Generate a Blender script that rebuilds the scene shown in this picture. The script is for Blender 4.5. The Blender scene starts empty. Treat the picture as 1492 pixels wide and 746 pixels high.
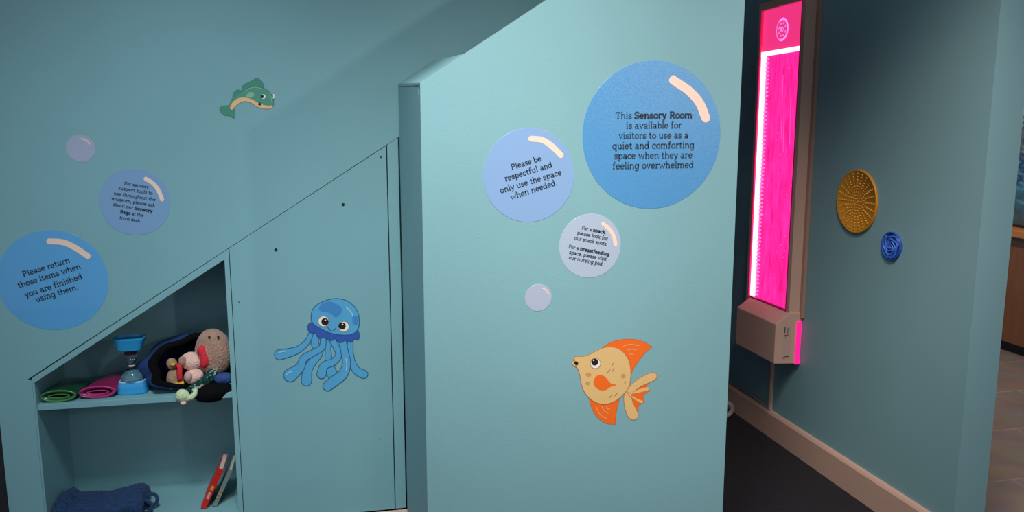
import bpy, bmesh, math, random
from mathutils import Vector, Matrix, noise
random.seed(7)
PI = math.pi

# ---------------------------------------------------------------- camera
FPX, PITCH, YAW, CAM_H = 1180.0, math.radians(9.05), math.radians(12.5), 1.35
sc = bpy.context.scene
cd = bpy.data.cameras.new('camera'); cam = bpy.data.objects.new('camera', cd)
sc.collection.objects.link(cam); sc.camera = cam
cd.sensor_width = 36; cd.lens = FPX / 1492 * 36; cd.clip_start = .02
cam.location = (0, 0, CAM_H); cam.rotation_euler = (PI/2 - PITCH, 0, -YAW)

# ---------------------------------------------------------------- world, lights, exposure
sc.view_settings.view_transform = 'Standard'; sc.view_settings.look = 'None'
sc.view_settings.gamma = 1; sc.view_settings.use_curve_mapping = False
sc.view_settings.exposure = 0.0
w = bpy.data.worlds.new('world'); sc.world = w; w.use_nodes = True
w.node_tree.nodes['Background'].inputs[0].default_value = (.80, .87, 1, 1)
w.node_tree.nodes['Background'].inputs[1].default_value = .54

def area(name, loc, aim, size, power, col, sy=None, spread=180):
    l = bpy.data.lights.new(name, 'AREA'); l.energy = power; l.color = col; l.size = size
    l.spread = math.radians(spread)
    if sy: l.shape = 'RECTANGLE'; l.size_y = sy
    o = bpy.data.objects.new(name, l); sc.collection.objects.link(o); o.location = loc
    o.rotation_euler = (Vector(aim) - Vector(loc)).to_track_quat('-Z', 'Y').to_euler()
    return o
area('overhead_light', (.12, .85, 2.6), (.56, 1.9, 1.08), .38, 5.3, (1, .97, .92), .38, 60)
area('overhead_light', (-.30, 1.05, 2.6), (-.4, 2.6, .3), .35, 4.0, (.76, .93, 1), .35, 60)
area('overhead_light', (1.0, 1.25, 2.6), (1.86, 2.2, .68), .35, 3.0, (1, .80, .74), .35, 50)  # unseen light added to brighten the nook's right wall
area('overhead_light', (.75, -.5, 2.6), (.85, 1.9, .55), .4, .95, (1, .98, .93), .4, 34)  # added fill aimed at the lower right of the projecting panel
area('overhead_light', (3.0, 3.0, 2.65), (3.3, 3.6, .1), .7, 26, (1, .80, .68), .7, 130)  # unseen light added to lift the tile and counter beyond
area('glint_light', (2.45, -1.2, 2.02), (.93, 1.9, 1.6), .12, 1.6, (1, .97, .95), .12, 50)  # unseen lamp added for the glint on the largest bubble

# ---------------------------------------------------------------- pixel rays (1492x746 frame)
_F = Vector((math.sin(YAW)*math.cos(PITCH), math.cos(YAW)*math.cos(PITCH), -math.sin(PITCH)))
_R = Vector((math.cos(YAW), -math.sin(YAW), 0)); _U = _R.cross(_F)
def at(px, py, axis, c):
    """point of the photograph on the plane x|y|z = c"""
    d = _F + _R*((px-746)/FPX) + _U*((373-py)/FPX)
    o = Vector((0, 0, CAM_H)); t = (c - o[axis])/d[axis]
    return o + d*t

# ---------------------------------------------------------------- materials
MATS = {}
def mat(name, col, rough=.6, metal=0, emit=0, bump=0, bscale=60, var=0, vscale=8, trans=0, alpha=1, spec=.5, ecol=None, coat=0, sheen=0):
    if name in MATS: return MATS[name]
    m = bpy.data.materials.new(name); m.use_nodes = True; MATS[name] = m
    nt = m.node_tree; b = nt.nodes['Principled BSDF']
    b.inputs['Base Color'].default_value = (*col, 1); b.inputs['Roughness'].default_value = rough
    b.inputs['Metallic'].default_value = metal; b.inputs['Specular IOR Level'].default_value = spec
    b.inputs['Transmission Weight'].default_value = trans; b.inputs['Alpha'].default_value = alpha
    b.inputs['Coat Weight'].default_value = coat; b.inputs['Sheen Weight'].default_value = sheen
    if emit:
        b.inputs['Emission Color'].default_value = (*(ecol or col), 1); b.inputs['Emission Strength'].default_value = emit
    if bump or var:
        tc = nt.nodes.new('ShaderNodeTexCoord')
    if bump:
        n = nt.nodes.new('ShaderNodeTexNoise'); n.inputs['Scale'].default_value = bscale; n.inputs['Detail'].default_value = 4
        bp = nt.nodes.new('ShaderNodeBump'); bp.inputs['Strength'].default_value = bump; bp.inputs['Distance'].default_value = .01
        nt.links.new(tc.outputs['Object'], n.inputs['Vector'])
        nt.links.new(n.outputs['Fac'], bp.inputs['Height']); nt.links.new(bp.outputs['Normal'], b.inputs['Normal'])
    if var:
        n = nt.nodes.new('ShaderNodeTexNoise'); n.inputs['Scale'].default_value = vscale; n.inputs['Detail'].default_value = 6
        r = nt.nodes.new('ShaderNodeValToRGB')
        r.color_ramp.elements[0].position = .3; r.color_ramp.elements[1].position = .7
        r.color_ramp.elements[0].color = (*[c*(1-var) for c in col], 1)
        r.color_ramp.elements[1].color = (*[min(1, c*(1+var)) for c in col], 1)
        nt.links.new(tc.outputs['Object'], n.inputs['Vector'])
        nt.links.new(n.outputs['Fac'], r.inputs['Fac']); nt.links.new(r.outputs['Color'], b.inputs['Base Color'])
    return m
def srgb(r, g, b, k=1.0):
    f = lambda c: ((c/255+.055)/1.055)**2.4 if c > 10 else c/255/12.92
    return (f(r)*k, f(g)*k, f(b)*k)

PAINT = mat('teal_paint', (.216, .415, .445), .55, bump=.06, bscale=220, var=.03, vscale=2.5, spec=.35)
DARKCARPET = mat('navy_carpet', (.012, .012, .017), .95, bump=.8, bscale=260, var=.35, vscale=90)
WHITEPAINT = mat('white_trim_paint', (.60, .41, .32), .5, bump=.03, bscale=60)
CEIL = mat('ceiling_paint', (.35, .36, .37), .8, bump=.1, bscale=30)
BLACK = mat('black_panel', (.012, .012, .016), .6, bump=.05)
DARKGAP = mat('dark_gap', (.01, .015, .02), .9)

# ---------------------------------------------------------------- mesh helpers
def link(name, me, parent=None):
    o = bpy.data.objects.new(name, me); sc.collection.objects.link(o)
    if parent is not None: o.parent = parent
    return o
def base_of(p):
    v = Vector((0, 0, 0))
    while p is not None:
        v += p.location; p = p.parent
    return v
def obj(name, bm, m, parent=None, smooth=False, bevel=0):
    """world-space bmesh -> one mesh object"""
    if parent is not None: bmesh.ops.translate(bm, verts=bm.verts, vec=-base_of(parent))
    bmesh.ops.recalc_face_normals(bm, faces=bm.faces)
    me = bpy.data.meshes.new(name); bm.to_mesh(me); bm.free()
    for mm in (m if isinstance(m, (list, tuple)) else [m]): me.materials.append(mm)
    if smooth:
        for p in me.polygons: p.use_smooth = True
    o = link(name, me, parent)
    if bevel:
        md = o.modifiers.new('bevel', 'BEVEL'); md.width = bevel; md.segments = 2; md.limit_method = 'ANGLE'
    return o
def thing(name, label, cat, loc, group=None):
    o = bpy.data.objects.new(name, None); sc.collection.objects.link(o); o.location = loc
    o.empty_display_size = .05; o['label'] = label; o['category'] = cat
    if group: o['group'] = group
    return o
def tag(o, label, cat, group=None):
    o['label'] = label; o['category'] = cat
    if group: o['group'] = group
    return o
def struct(name, bm, m, **k):
    o = obj(name, bm, m, **k); o['kind'] = 'structure'; return o
def box(bm, x0, x1, y0, y1, z0, z1):
    vs = [bm.verts.new((x, y, z)) for x in (x0, x1) for y in (y0, y1) for z in (z0, z1)]
    for f in ((0,1,3,2), (4,6,7,5), (0,4,5,1), (2,3,7,6), (0,2,6,4), (1,5,7,3)):
        bm.faces.new([vs[i] for i in f])
    return bm
def B(*a): return box(bmesh.new(), *a)
def prism(bm, pts, a0, a1, axis=1):
    """extrude a polygon; axis=1: pts are (x,z) between y=a0..a1; axis=0: pts are (y,z) between x=a0..a1; axis=2: (x,y)"""
    def P(p, a):
        return {0: (a, p[0], p[1]), 1: (p[0], a, p[1]), 2: (p[0], p[1], a)}[axis]
    f = [bm.verts.new(P(p, a0)) for p in pts]; g = [bm.verts.new(P(p, a1)) for p in pts]
    bm.faces.new(f); bm.faces.new(g[::-1]); n = len(pts)
    for i in range(n): bm.faces.new((f[i], f[(i+1) % n], g[(i+1) % n], g[i]))
    return bm
def tube(bm, pts, r, seg=10, caps=True, closed=False):
    rs = r if isinstance(r, (list, tuple)) else [r]*len(pts); pts = [Vector(p) for p in pts]
    n = len(pts); rings = []; prev = None
    for i, p in enumerate(pts):
        a = pts[(i-1) % n] if (closed or i > 0) else pts[i]; b = pts[(i+1) % n] if (closed or i < n-1) else pts[i]
        t = (b-a).normalized()
        if prev is None: u = t.orthogonal().normalized()
        else: u = (prev - t*prev.dot(t)).normalized()
        prev = u; v = t.cross(u)
        rings.append([bm.verts.new(p + (u*math.cos(2*PI*k/seg) + v*math.sin(2*PI*k/seg))*rs[i]) for k in range(seg)])
    for i in range(n if closed else n-1):
        A, C = rings[i], rings[(i+1) % n]
        for k in range(seg): bm.faces.new((A[k], A[(k+1) % seg], C[(k+1) % seg], C[k]))
    if caps and not closed: bm.faces.new(rings[0]); bm.faces.new(rings[-1][::-1])
    return bm
def lathe(bm, prof, c, seg=32, axis=Vector((0,0,1)), sx=1, sy=1):
    """prof: (radius, height) list"""
    rot = axis.to_track_quat('Z', 'Y').to_matrix(); c = Vector(c); rings = []
    for r, h in prof:
        rings.append([bm.verts.new(c + rot @ Vector((r*sx*math.cos(2*PI*k/seg), r*sy*math.sin(2*PI*k/seg), h))) for k in range(seg)] if r > 1e-6 else [bm.verts.new(c + rot @ Vector((0, 0, h)))])
    for A, C in zip(rings, rings[1:]):
        for k in range(seg):
            q = [A[k % len(A)], A[(k+1) % len(A)], C[(k+1) % len(C)], C[k % len(C)]]
            q = list(dict.fromkeys(q))
            if len(q) > 2: bm.faces.new(q)
    return bm
def blob(c, s, rot=None, amp=.12, freq=30, sub=4, seed=0, bm=None):
    bm = bm or bmesh.new(); r = bmesh.ops.create_icosphere(bm, subdivisions=sub, radius=1)
    M = (rot or Matrix.Identity(3)); c = Vector(c); s = Vector(s)
    for v in r['verts']:
        d = v.co.copy(); p = M @ Vector((d.x*s.x, d.y*s.y, d.z*s.z))
        q = p*freq + Vector((seed, seed*.7, 0))
        p *= 1 + amp*noise.noise(q) + amp*.5*noise.noise(q*2.7)
        v.co = c + p
    return bm
def rotz(a): return Matrix.Rotation(a, 3, 'Z')
def rotm(a, ax): return Matrix.Rotation(math.radians(a), 3, ax)

# ---------------------------------------------------------------- planes of the place
YL, YP, XR = 2.516, 1.90, 1.86          # recessed wall, projecting wall panel, nook's right wall
PX0, PX1 = .205, 1.010                  # projecting panel left / right edge
YE, XE = 2.015, 1.972                   # end of the nook's right wall
SL = .645                               # slope of the stair line
def zslope(x, x0, z0): return z0 + SL*(x-x0)
ZTOP = 2.75

# ================================================================= THE SETTING
# recessed wall: solid above the sloped seam, stile to the left of the cabinet
sx0, sz0 = -.883, .626; sx1 = .2045; sz1 = sz0 + (1.319-.626)/(.201+.883)*(sx1-sx0)
struct('wall_left', prism(bmesh.new(), [(-.966, 0), (-.872, 0), (-.872, sz0-.006), (sx0, sz0), (sx1, sz1), (.968, sz1), (.968, ZTOP), (-.966, ZTOP)], YL, YL+.05), PAINT)
struct('wall_side', B(-2.4, -.9665, YL+.02, YL+.08, 0, ZTOP), BLACK)
# projecting wall: sloped front panel with a return on its left and its right side
bm = bmesh.new()
zt = lambda x: 1.451 + .649*(x-.206)
front = [(PX0, 0), (PX1, 0), (PX1, zt(PX1)), (PX0, zt(PX0))]
a_ = [bm.verts.new((p[0], YP, p[1])) for p in front]
b_ = [bm.verts.new((p[0], YP+.04, p[1]-(.03 if p[1] > 1 else 0))) for p in front]
bm.faces.new(a_); bm.faces.new(b_[::-1])
for i in range(4): bm.faces.new((a_[i], a_[(i+1) % 4], b_[(i+1) % 4], b_[i]))
prism(bm, [(YP+.0401, 0), (YL-.001, 0), (YL-.001, 1.470), (YP+.0401, zt(PX0)-.0035)], PX0, PX0+.04, axis=0)
box(bm, PX1-.04, PX1, YP+.0405, 4.6, 0, 1.80)
# lower top behind the sloped front edge
prism(bm, [(PX0+.041, 1.40), (PX1-.041, 1.40+.645*(PX1-PX0-.08)), (PX1-.041, 1.37+.645*(PX1-PX0-.08)), (PX0+.041, 1.37)], YP+.041, YL-.001)
# tilted cap at the low end of the slope, ending in a small step
v = [bm.verts.new(p) for p in ((PX0, YP, zt(PX0)), (PX0, YL-.001, 1.479), (.316, YL-.001, 1.550), (.392, YL-.001, 1.560), (.308, YP, zt(.308)))]
v2 = [bm.verts.new((q.co.x, q.co.y+(.002 if q.co.y < 2 else 0), q.co.z-.009)) for q in v]
for f_ in ((0, 1, 2), (0, 2, 4), (2, 3, 4)): bm.faces.new([v[k] for k in f_]); bm.faces.new([v2[k] for k in f_][::-1])
for i in range(5): bm.faces.new((v[i], v[(i+1) % 5], v2[(i+1) % 5], v2[i]))
struct('wall_front', bm, PAINT)
# nook's right wall and its back and ceiling
struct('wall_right', B(XR, XE, YE, 4.6, 0, ZTOP), PAINT)
struct('wall_back', B(-2.4, XE, 4.601, 4.65, 0, ZTOP), PAINT)
struct('ceiling', B(-2.6, 5.2, -1.6, 7.4, ZTOP+.001, ZTOP+.06), CEIL)
struct('ceiling_nook', B(PX1-.04, XR-.001, 2.6, 4.6, 2.11, 2.16), BLACK)
# floors
struct('floor_carpet', B(-2.6, XR+.02, -1.6, 4.7, -.03, 0), DARKCARPET)
tile = mat('grey_floor_tile', (.17, .15, .145), .45)
nt = tile.node_tree; tc = nt.nodes.new('ShaderNodeTexCoord'); mp = nt.nodes.new('ShaderNodeMapping')
mp.inputs['Location'].default_value = (-.28, -.225, 0)
br = nt.nodes.new('ShaderNodeTexBrick'); br.offset = .5
br.inputs['Scale'].default_value = 1; br.inputs['Brick Width'].default_value = .9; br.inputs['Row Height'].default_value = .45
br.inputs['Mortar Size'].default_value = .004; br.inputs['Color1'].default_value = (.155, .135, .13, 1); br.inputs['Color2'].default_value = (.175, .155, .145, 1); br.inputs['Mortar'].default_value = (.24, .22, .20, 1)
n1 = nt.nodes.new('ShaderNodeTexNoise'); n1.inputs['Scale'].default_value = 6; n1.inputs['Detail'].default_value = 8
mx = nt.nodes.new('ShaderNodeMix'); mx.data_type = 'RGBA'; mx.blend_type = 'OVERLAY'; mx.inputs['Factor'].default_value = .5
nt.links.new(tc.outputs['Object'], mp.inputs['Vector']); nt.links.new(mp.outputs['Vector'], br.inputs['Vector'])
nt.links.new(tc.outputs['Object'], n1.inputs['Vector'])
nt.links.new(br.outputs['Color'], mx.inputs['A']); nt.links.new(n1.outputs['Color'], mx.inputs['B'])
nt.links.new(mx.outputs['Result'], nt.nodes['Principled BSDF'].inputs['Base Color'])
struct('floor_tile', B(XR+.0201, 5.2, -1.6, 7.4, -.03, 0), tile)
# outer room's far walls
struct('wall_far', B(XE, 5.2, 7.2, 7.26, 0, ZTOP), PAINT)
struct('wall_outer', B(4.62, 4.68, -1.6, 7.2, 0, ZTOP), mat('grey_green_wall_paint', (.16, .20, .20), .7, bump=.05))
# skirting
def skirting(name, prof, axis, a0, a1):
    return struct(name, prism(bmesh.new(), prof, a0, a1, axis=axis), WHITEPAINT)
skirting('baseboard_right', [(XR, 0), (XR-.018, 0), (XR-.018, .104), (XR-.013, .112), (XR-.009, .116), (XR, .117)], 1, YE, 4.6)
# the profile helper extrudes along y with (x,z) points
skirting('baseboard_left', [(YL-.004, 0), (YL-.014, 0), (YL-.014, .100), (YL-.010, .1095), (YL-.004, .111)], 0, -.30, PX0-.001)

# ================================================================= BUILT-IN CABINET UNDER THE SLOPE
OX0, OX1 = -.866, -.322; OZ0, OZ1 = .615, .959; YB = 2.782; ZB = .155
cab = thing('built_in_cabinet', 'teal built-in cupboard under the sloped seam, open shelves beside a screwed-on panel', 'cabinet', (-.35, YL, 0))
def sseam(x): return sz0 + (1.319-.626)/(.201+.883)*(x-sx0)
fr = bmesh.new()
g = .0035
# sloped rail between seam and opening, then stile
prism(fr, [(-.8718, .0), (OX0, 0), (OX0, OZ0), (OX1, OZ1), (OX1, 0), (-.3085, 0), (-.3085, sseam(-.3085)-.0018), (-.8718, sseam(-.8718)-.0045)], YL+.001, YL+.022)
obj('face_frame', fr, PAINT, cab)
obj('side_panel', prism(bmesh.new(), [(YL+.023, 0), (YB, 0), (YB, OZ0-.004), (YL+.023, OZ0-.004)], OX0-.018, OX0-.001, axis=0), PAINT, cab)
obj('side_panel', prism(bmesh.new(), [(YL+.023, 0), (YB, 0), (YB, OZ1), (YL+.023, OZ1)], OX1+.001, OX1+.012, axis=0), PAINT, cab)
obj('back_panel', prism(bmesh.new(), [(OX0-.018, 0), (OX1+.012, 0), (OX1+.012, OZ1+.04), (OX0-.018, OZ0+.03)], YB+.001, YB+.012), PAINT, cab)
tp = [(OX0-.018, OZ0-.003), (OX1+.012, OZ1+.008), (OX1+.012, OZ1+.020), (OX0-.018, OZ0+.009)]
obj('sloped_top', prism(bmesh.new(), tp, YL+.023, YB), PAINT, cab)
obj('shelf', B(OX0, OX1, YL+.004, YB, .528, .546), PAINT, cab, bevel=.0012)
obj('bottom_shelf', B(OX0, OX1, YL+.004, YB, ZB-.018, ZB), PAINT, cab)
pn = [(-.3065, .1135), (.1645, .1135), (.1645, sseam(.1645)-.0026), (-.3065, sseam(-.3065)-.0018)]
pan = obj('access_panel', prism(bmesh.new(), pn, YL+.001, YL+.019), PAINT, cab, bevel=.0008)
for px, py, r in ((402, 364, .0042), (500, 298, .0042), (555, 229, .0022), (348, 440, .0014), (553, 640, .0012)):
    p = at(px, py, 1, YL)
    obj('screw_hole', lathe(bmesh.new(), [(0, .0012), (r, .0012), (r*1.1, .0006), (r*1.1, -.001)], (p.x, YL+.0008, p.z), 20, Vector((0, -1, 0))), DARKGAP, pan)
obj('trim_strip', prism(bmesh.new(), [(.1675, .1135), (.2010, .1135), (.2010, sseam(.2010)-.0015), (.1675, sseam(.1675)-.0015)], YL+.001, YL+.019), PAINT, cab, bevel=.0008)
obj('backing_board', prism(bmesh.new(), [(-.3085, .05), (.2035, .05), (.2035, 1.31), (-.3085, .98)], YL+.024, YL+.034), DARKGAP, cab)

# ================================================================= FLAT VINYL DECALS
def cat_open(p, n=6):
    if len(p) < 3: return [Vector(q) for q in p]
    P = [Vector(q[:2]) for q in p]; P = [2*P[0]-P[1]] + P + [2*P[-1]-P[-2]]; out = []
    for i in range(1, len(P)-2):
        for k in range(n):
            t = k/n; a, b, c, d_ = P[i-1], P[i], P[i+1], P[i+2]
            out.append(.5*((2*b)+(c-a)*t+(2*a-5*b+4*c-d_)*t*t+(3*b-a-3*c+d_)*t**3))
    out.append(P[-2]); return out
def closed_curve(p, n=6):
    """points (x,y) or (x,y,1) where 1 marks a sharp corner"""
    cs = [i for i, q in enumerate(p) if len(q) > 2]
    if not cs:
        P = [Vector(q[:2]) for q in p]; N = len(P); out = []
        for i in range(N):
            a, b, c, d_ = P[i-1], P[i], P[(i+1) % N], P[(i+2) % N]
            for k in range(n):
                t = k/n; out.append(.5*((2*b)+(c-a)*t+(2*a-5*b+4*c-d_)*t*t+(3*b-a-3*c+d_)*t**3))
        return out
    out = []; N = len(p)
    for j, c0 in enumerate(cs):
        c1 = cs[(j+1) % len(cs)]
        if c1 <= c0: c1 += N
        seg = [p[i % N][:2] for i in range(c0, c1+1)]
        out += cat_open(seg, n)[:-1] if len(seg) > 2 else [Vector(seg[0])]
    return out
def circ(cx, cy, rx, ry=None, n=48, rot=0):
    ry = ry or rx; c, s = math.cos(rot), math.sin(rot)
    return [Vector((cx + rx*math.cos(a)*c - ry*math.sin(a)*s, cy + rx*math.cos(a)*s + ry*math.sin(a)*c)) for a in [2*PI*k/n for k in range(n)]]
class Plane:
    def __init__(s, crop, scale, yp, base): s.o = crop; s.k = scale; s.y = yp; s.base = base
    def w(s, p, layer):      # crop coordinates -> world point on the wall, lifted by its vinyl layer
        q = at(s.o[0]+p[0]/s.k, s.o[1]+p[1]/s.k, 1, s.y); return Vector((q.x, s.y - .00035*layer, q.z))
def fill(bm, P, pts, layer, thick=0):
    vs = [bm.verts.new(P.w(p, layer)) for p in pts]
    bm.faces.new(vs)
    if thick:
        wb = [bm.verts.new((v.co.x, P.y, v.co.z)) for v in vs]; n = len(vs)
        for i in range(n): bm.faces.new((vs[i], vs[(i+1) % n], wb[(i+1) % n], wb[i]))
    return bm
def ribbon_pts(pts, wd):
    """outline polygon of a stroke with round ends (flat list)"""
    pts = [Vector(p) for p in pts]; n = len(pts); L = []; Rr = []
    ws = wd if isinstance(wd, (list, tuple)) else [wd]*n
    if len(ws) != n: ws = [ws[min(len(ws)-1, int(i*(len(ws)-1)/(n-1)))] * (1-((i*(len(ws)-1)/(n-1)) % 1)) + ws[min(len(ws)-1, int(i*(len(ws)-1)/(n-1))+1)] * ((i*(len(ws)-1)/(n-1)) % 1) for i in range(n)]
    for i in range(n):
        t = (pts[min(i+1, n-1)]-pts[max(i-1, 0)]).normalized(); nn = Vector((-t.y, t.x))
        L.append(pts[i]+nn*ws[i]/2); Rr.append(pts[i]-nn*ws[i]/2)
    def cap(c, frm, w_, sgn):
        a0 = math.atan2((frm-c).y, (frm-c).x)
        return [c + Vector((math.cos(a0+sgn*PI*k/8), math.sin(a0+sgn*PI*k/8)))*w_/2 for k in range(1, 8)]
    return L + cap(pts[-1], L[-1], ws[-1], -1) + Rr[::-1] + cap(pts[0], Rr[0], ws[0], -1)
def stroke(bm, P, pts, wd, layer, n=6):
    return fill(bm, P, ribbon_pts(cat_open(pts, n), wd), layer)
def loop_line(bm, P, poly, wd, layer):
    """thin closed outline around a polygon"""
    n = len(poly); a = []; b = []
    for i in range(n):
        t = (poly[(i+1) % n]-poly[i-1]);
        if t.length < 1e-6: t = Vector((1, 0))
        t.normalize(); nn = Vector((-t.y, t.x)); a.append(bm.verts.new(P.w(poly[i]+nn*wd/2, layer))); b.append(bm.verts.new(P.w(poly[i]-nn*wd/2, layer)))
    for i in range(n): bm.faces.new((a[i], a[(i+1) % n], b[(i+1) % n], b[i]))
    return bm

# ---- slab-serif lettering drawn from strokes --------------------------------
def arc(cx, cy, rx, ry, a0, a1, n=10):
    return [(cx+rx*math.cos(math.radians(a0+(a1-a0)*k/n)), cy+ry*math.sin(math.radians(a0+(a1-a0)*k/n))) for k in range(n+1)]
def sf(x, y, l=.75, r=.75): return [(x-l, y), (x+r, y)]
T, Bt, A, D = 4.62, .38, 7.1, -1.75       # stroke centres: x-height top, baseline, ascender, descender
def ell(cx=2.3, w_=1.85): return arc(cx, 2.5, w_, 2.12, 0, 360, 20)
G = {
 'a': (4.9, [arc(2.2, 3.15, 1.45, 1.47, 150, 0), [(3.65, 3.15), (3.65, .4), (4.6, .4)], arc(2.2, 1.45, 1.45, 1.07, 0, 360, 16)]),
 'b': (5.3, [[(1.2, A), (1.2, .1)], sf(1.2, A, .8, 0), arc(2.95, 2.5, 1.75, 2.12, 0, 360, 20)]),
 'c': (4.5, [arc(2.5, 2.5, 1.85, 2.12, 45, 315, 16), [(3.8, 3.3), (3.8, 4.7)]]),
 'd': (5.4, [[(4.1, A), (4.1, .4), (4.9, .4)], sf(4.1, A, .9, 0), arc(2.35, 2.5, 1.75, 2.12, 0, 360, 20)]),
 'e': (4.8, [[(.6, 2.6), (4.2, 2.6)], arc(2.4, 2.5, 1.85, 2.12, 5, 320, 18)]),
 'f': (3.5, [[(1.4, .4), (1.4, 5.6)] + arc(2.6, 5.7, 1.2, 1.4, 180, 60, 6), sf(1.4, .4, .9, 1.0), [(.3, T), (2.9, T)]]),
 'g': (5.3, [arc(2.35, 2.5, 1.75, 2.12, 0, 360, 20), [(4.1, T), (4.1, -.3)] + arc(2.45, -.4, 1.65, 1.4, 0, -150, 8), sf(4.1, T, 0, .8)]),
 'h': (5.6, [[(1.2, A), (1.2, .4)], sf(1.2, A, .8, 0), sf(1.2, .4), arc(2.75, 3.1, 1.55, 1.52, 180, 0) + [(4.3, .4)], sf(4.3, .4)]),
 'i': (2.6, [[(1.3, T), (1.3, .4)], sf(1.3, T, .8, 0), sf(1.3, .4), [(1.3, 6.2), (1.3, 7.2)]]),
 'k': (5.3, [[(1.2, A), (1.2, .4)], sf(1.2, A, .8, 0), sf(1.2, .4), [(1.4, 2.2), (3.9, T)], [(2.3, 3.0), (4.2, .4)], sf(4.1, T, .7, .5), sf(4.3, .4, .7, .6)]),
 'l': (2.6, [[(1.3, A), (1.3, .4)], sf(1.3, A, .8, 0), sf(1.3, .4)]),
 'm': (8.4, [[(1.2, T), (1.2, .4)], sf(1.2, T, .8, 0), sf(1.2, .4), arc(2.65, 3.1, 1.45, 1.52, 180, 0) + [(4.1, .4)], sf(4.1, .4), arc(5.55, 3.1, 1.45, 1.52, 180, 0) + [(7.0, .4)], sf(7.0, .4)]),
 'n': (5.6, [[(1.2, T), (1.2, .4)], sf(1.2, T, .8, 0), sf(1.2, .4), arc(2.75, 3.1, 1.55, 1.52, 180, 0) + [(4.3, .4)], sf(4.3, .4)]),
 'o': (4.9, [arc(2.45, 2.5, 1.9, 2.12, 0, 360, 22)]),
 'p': (5.4, [[(1.2, T), (1.2, D)], sf(1.2, T, .8, 0), sf(1.2, D), arc(2.95, 2.5, 1.75, 2.12, 0, 360, 20)]),
 'q': (5.3, [[(4.1, T), (4.1, D)], sf(4.1, T, 0, .6), sf(4.1, D), arc(2.35, 2.5, 1.75, 2.12, 0, 360, 20)]),
 'r': (4.0, [[(1.3, T), (1.3, .4)], sf(1.3, T, .8, 0), sf(1.3, .4, .8, .9), arc(2.9, 3.2, 1.6, 1.42, 180, 70, 7), [(3.5, 4.7), (3.5, 3.7)]]),
 's': (4.2, [arc(2.1, 3.55, 1.35, 1.08, 40, 250, 9) + arc(2.1, 1.45, 1.4, 1.08, 70, -150, 9), [(3.3, 3.6), (3.3, 4.7)], [(.8, .3), (.8, 1.4)]]),
 't': (3.5, [[(1.4, 6.2), (1.4, 1.5)] + arc(2.5, 1.4, 1.1, 1.05, 180, 310, 6), [(.3, T), (2.9, T)]]),
 'u': (5.5, [[(1.2, T), (1.2, 1.9)] + arc(2.7, 1.9, 1.5, 1.52, 180, 360, 8)[1:], [(4.2, T), (4.2, .4), (5.0, .4)], sf(1.2, T, .8, 0), sf(4.2, T, .8, 0)]),
 'v': (4.9, [[(.8, T), (2.45, .3), (4.1, T)], sf(.9, T, .7, .7), sf(4.0, T, .7, .7)]),
 'w': (7.4, [[(.8, T), (2.2, .3), (3.7, 4.2), (5.2, .3), (6.6, T)], sf(.9, T, .7, .7), sf(6.5, T, .7, .7)]),
 'x': (4.9, [[(.9, T), (4.1, .4)], [(4.1, T), (.9, .4)]]),
 'y': (4.9, [[(.8, T), (2.5, .4)], [(4.1, T), (2.3, -.6), (1.6, D), (.7, D)], sf(.9, T, .7, .7), sf(4.0, T, .7, .7)]),
 'P': (5.9, [[(1.5, .4), (1.5, 6.7)], sf(1.5, .4, .9, .9), [(.6, 6.7), (3.3, 6.7)] + arc(3.3, 5.05, 1.85, 1.65, 90, -90, 8) + [(1.5, 3.4)]]),
 'T': (6.0, [[(3.0, .4), (3.0, 6.7)], [(.6, 6.7), (5.4, 6.7)], sf(3.0, .4, 1.0, 1.0), [(.7, 6.8), (.7, 5.3)], [(5.3, 6.8), (5.3, 5.3)]]),
 'F': (5.5, [[(1.5, .4), (1.5, 6.7)], [(.6, 6.7), (4.9, 6.7)], [(1.5, 3.7), (4.0, 3.7)], sf(1.5, .4, .9, .9), [(4.9, 6.8), (4.9, 5.3)]]),
 'S': (5.2, [arc(2.6, 5.15, 1.75, 1.6, 35, 260, 10) + arc(2.6, 1.95, 1.8, 1.6, 80, -150, 10), [(4.2, 5.2), (4.2, 6.9)], [(.8, .3), (.8, 1.9)]]),
 'R': (6.2, [[(1.5, .4), (1.5, 6.7)], sf(1.5, .4, .9, .9), [(.6, 6.7), (3.3, 6.7)] + arc(3.3, 5.1, 1.75, 1.6, 90, -90, 8) + [(1.5, 3.5)], [(3.4, 3.5), (4.9, .4), (5.8, .4)]]),
 'B': (6.0, [[(1.5, .4), (1.5, 6.7)], [(.6, 6.7), (3.4, 6.7)] + arc(3.4, 5.2, 1.5, 1.5, 90, -90, 8) + [(1.5, 3.7)], [(3.4, 3.7)] + arc(3.5, 2.05, 1.75, 1.65, 90, -90, 8) + [(.6, .4)]]),
 '.': (2.2, [[(1.1, -.05), (1.1, 1.0)]]),
 ',': (2.2, [[(1.1, 1.0), (1.1, 0), (.6, -1.1)]]),
 ' ': (2.7, []),
}
def text_width(spans): return sum(G[c][0]*(1.09 if b else 1) for s, b in spans for c in s)
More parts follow.
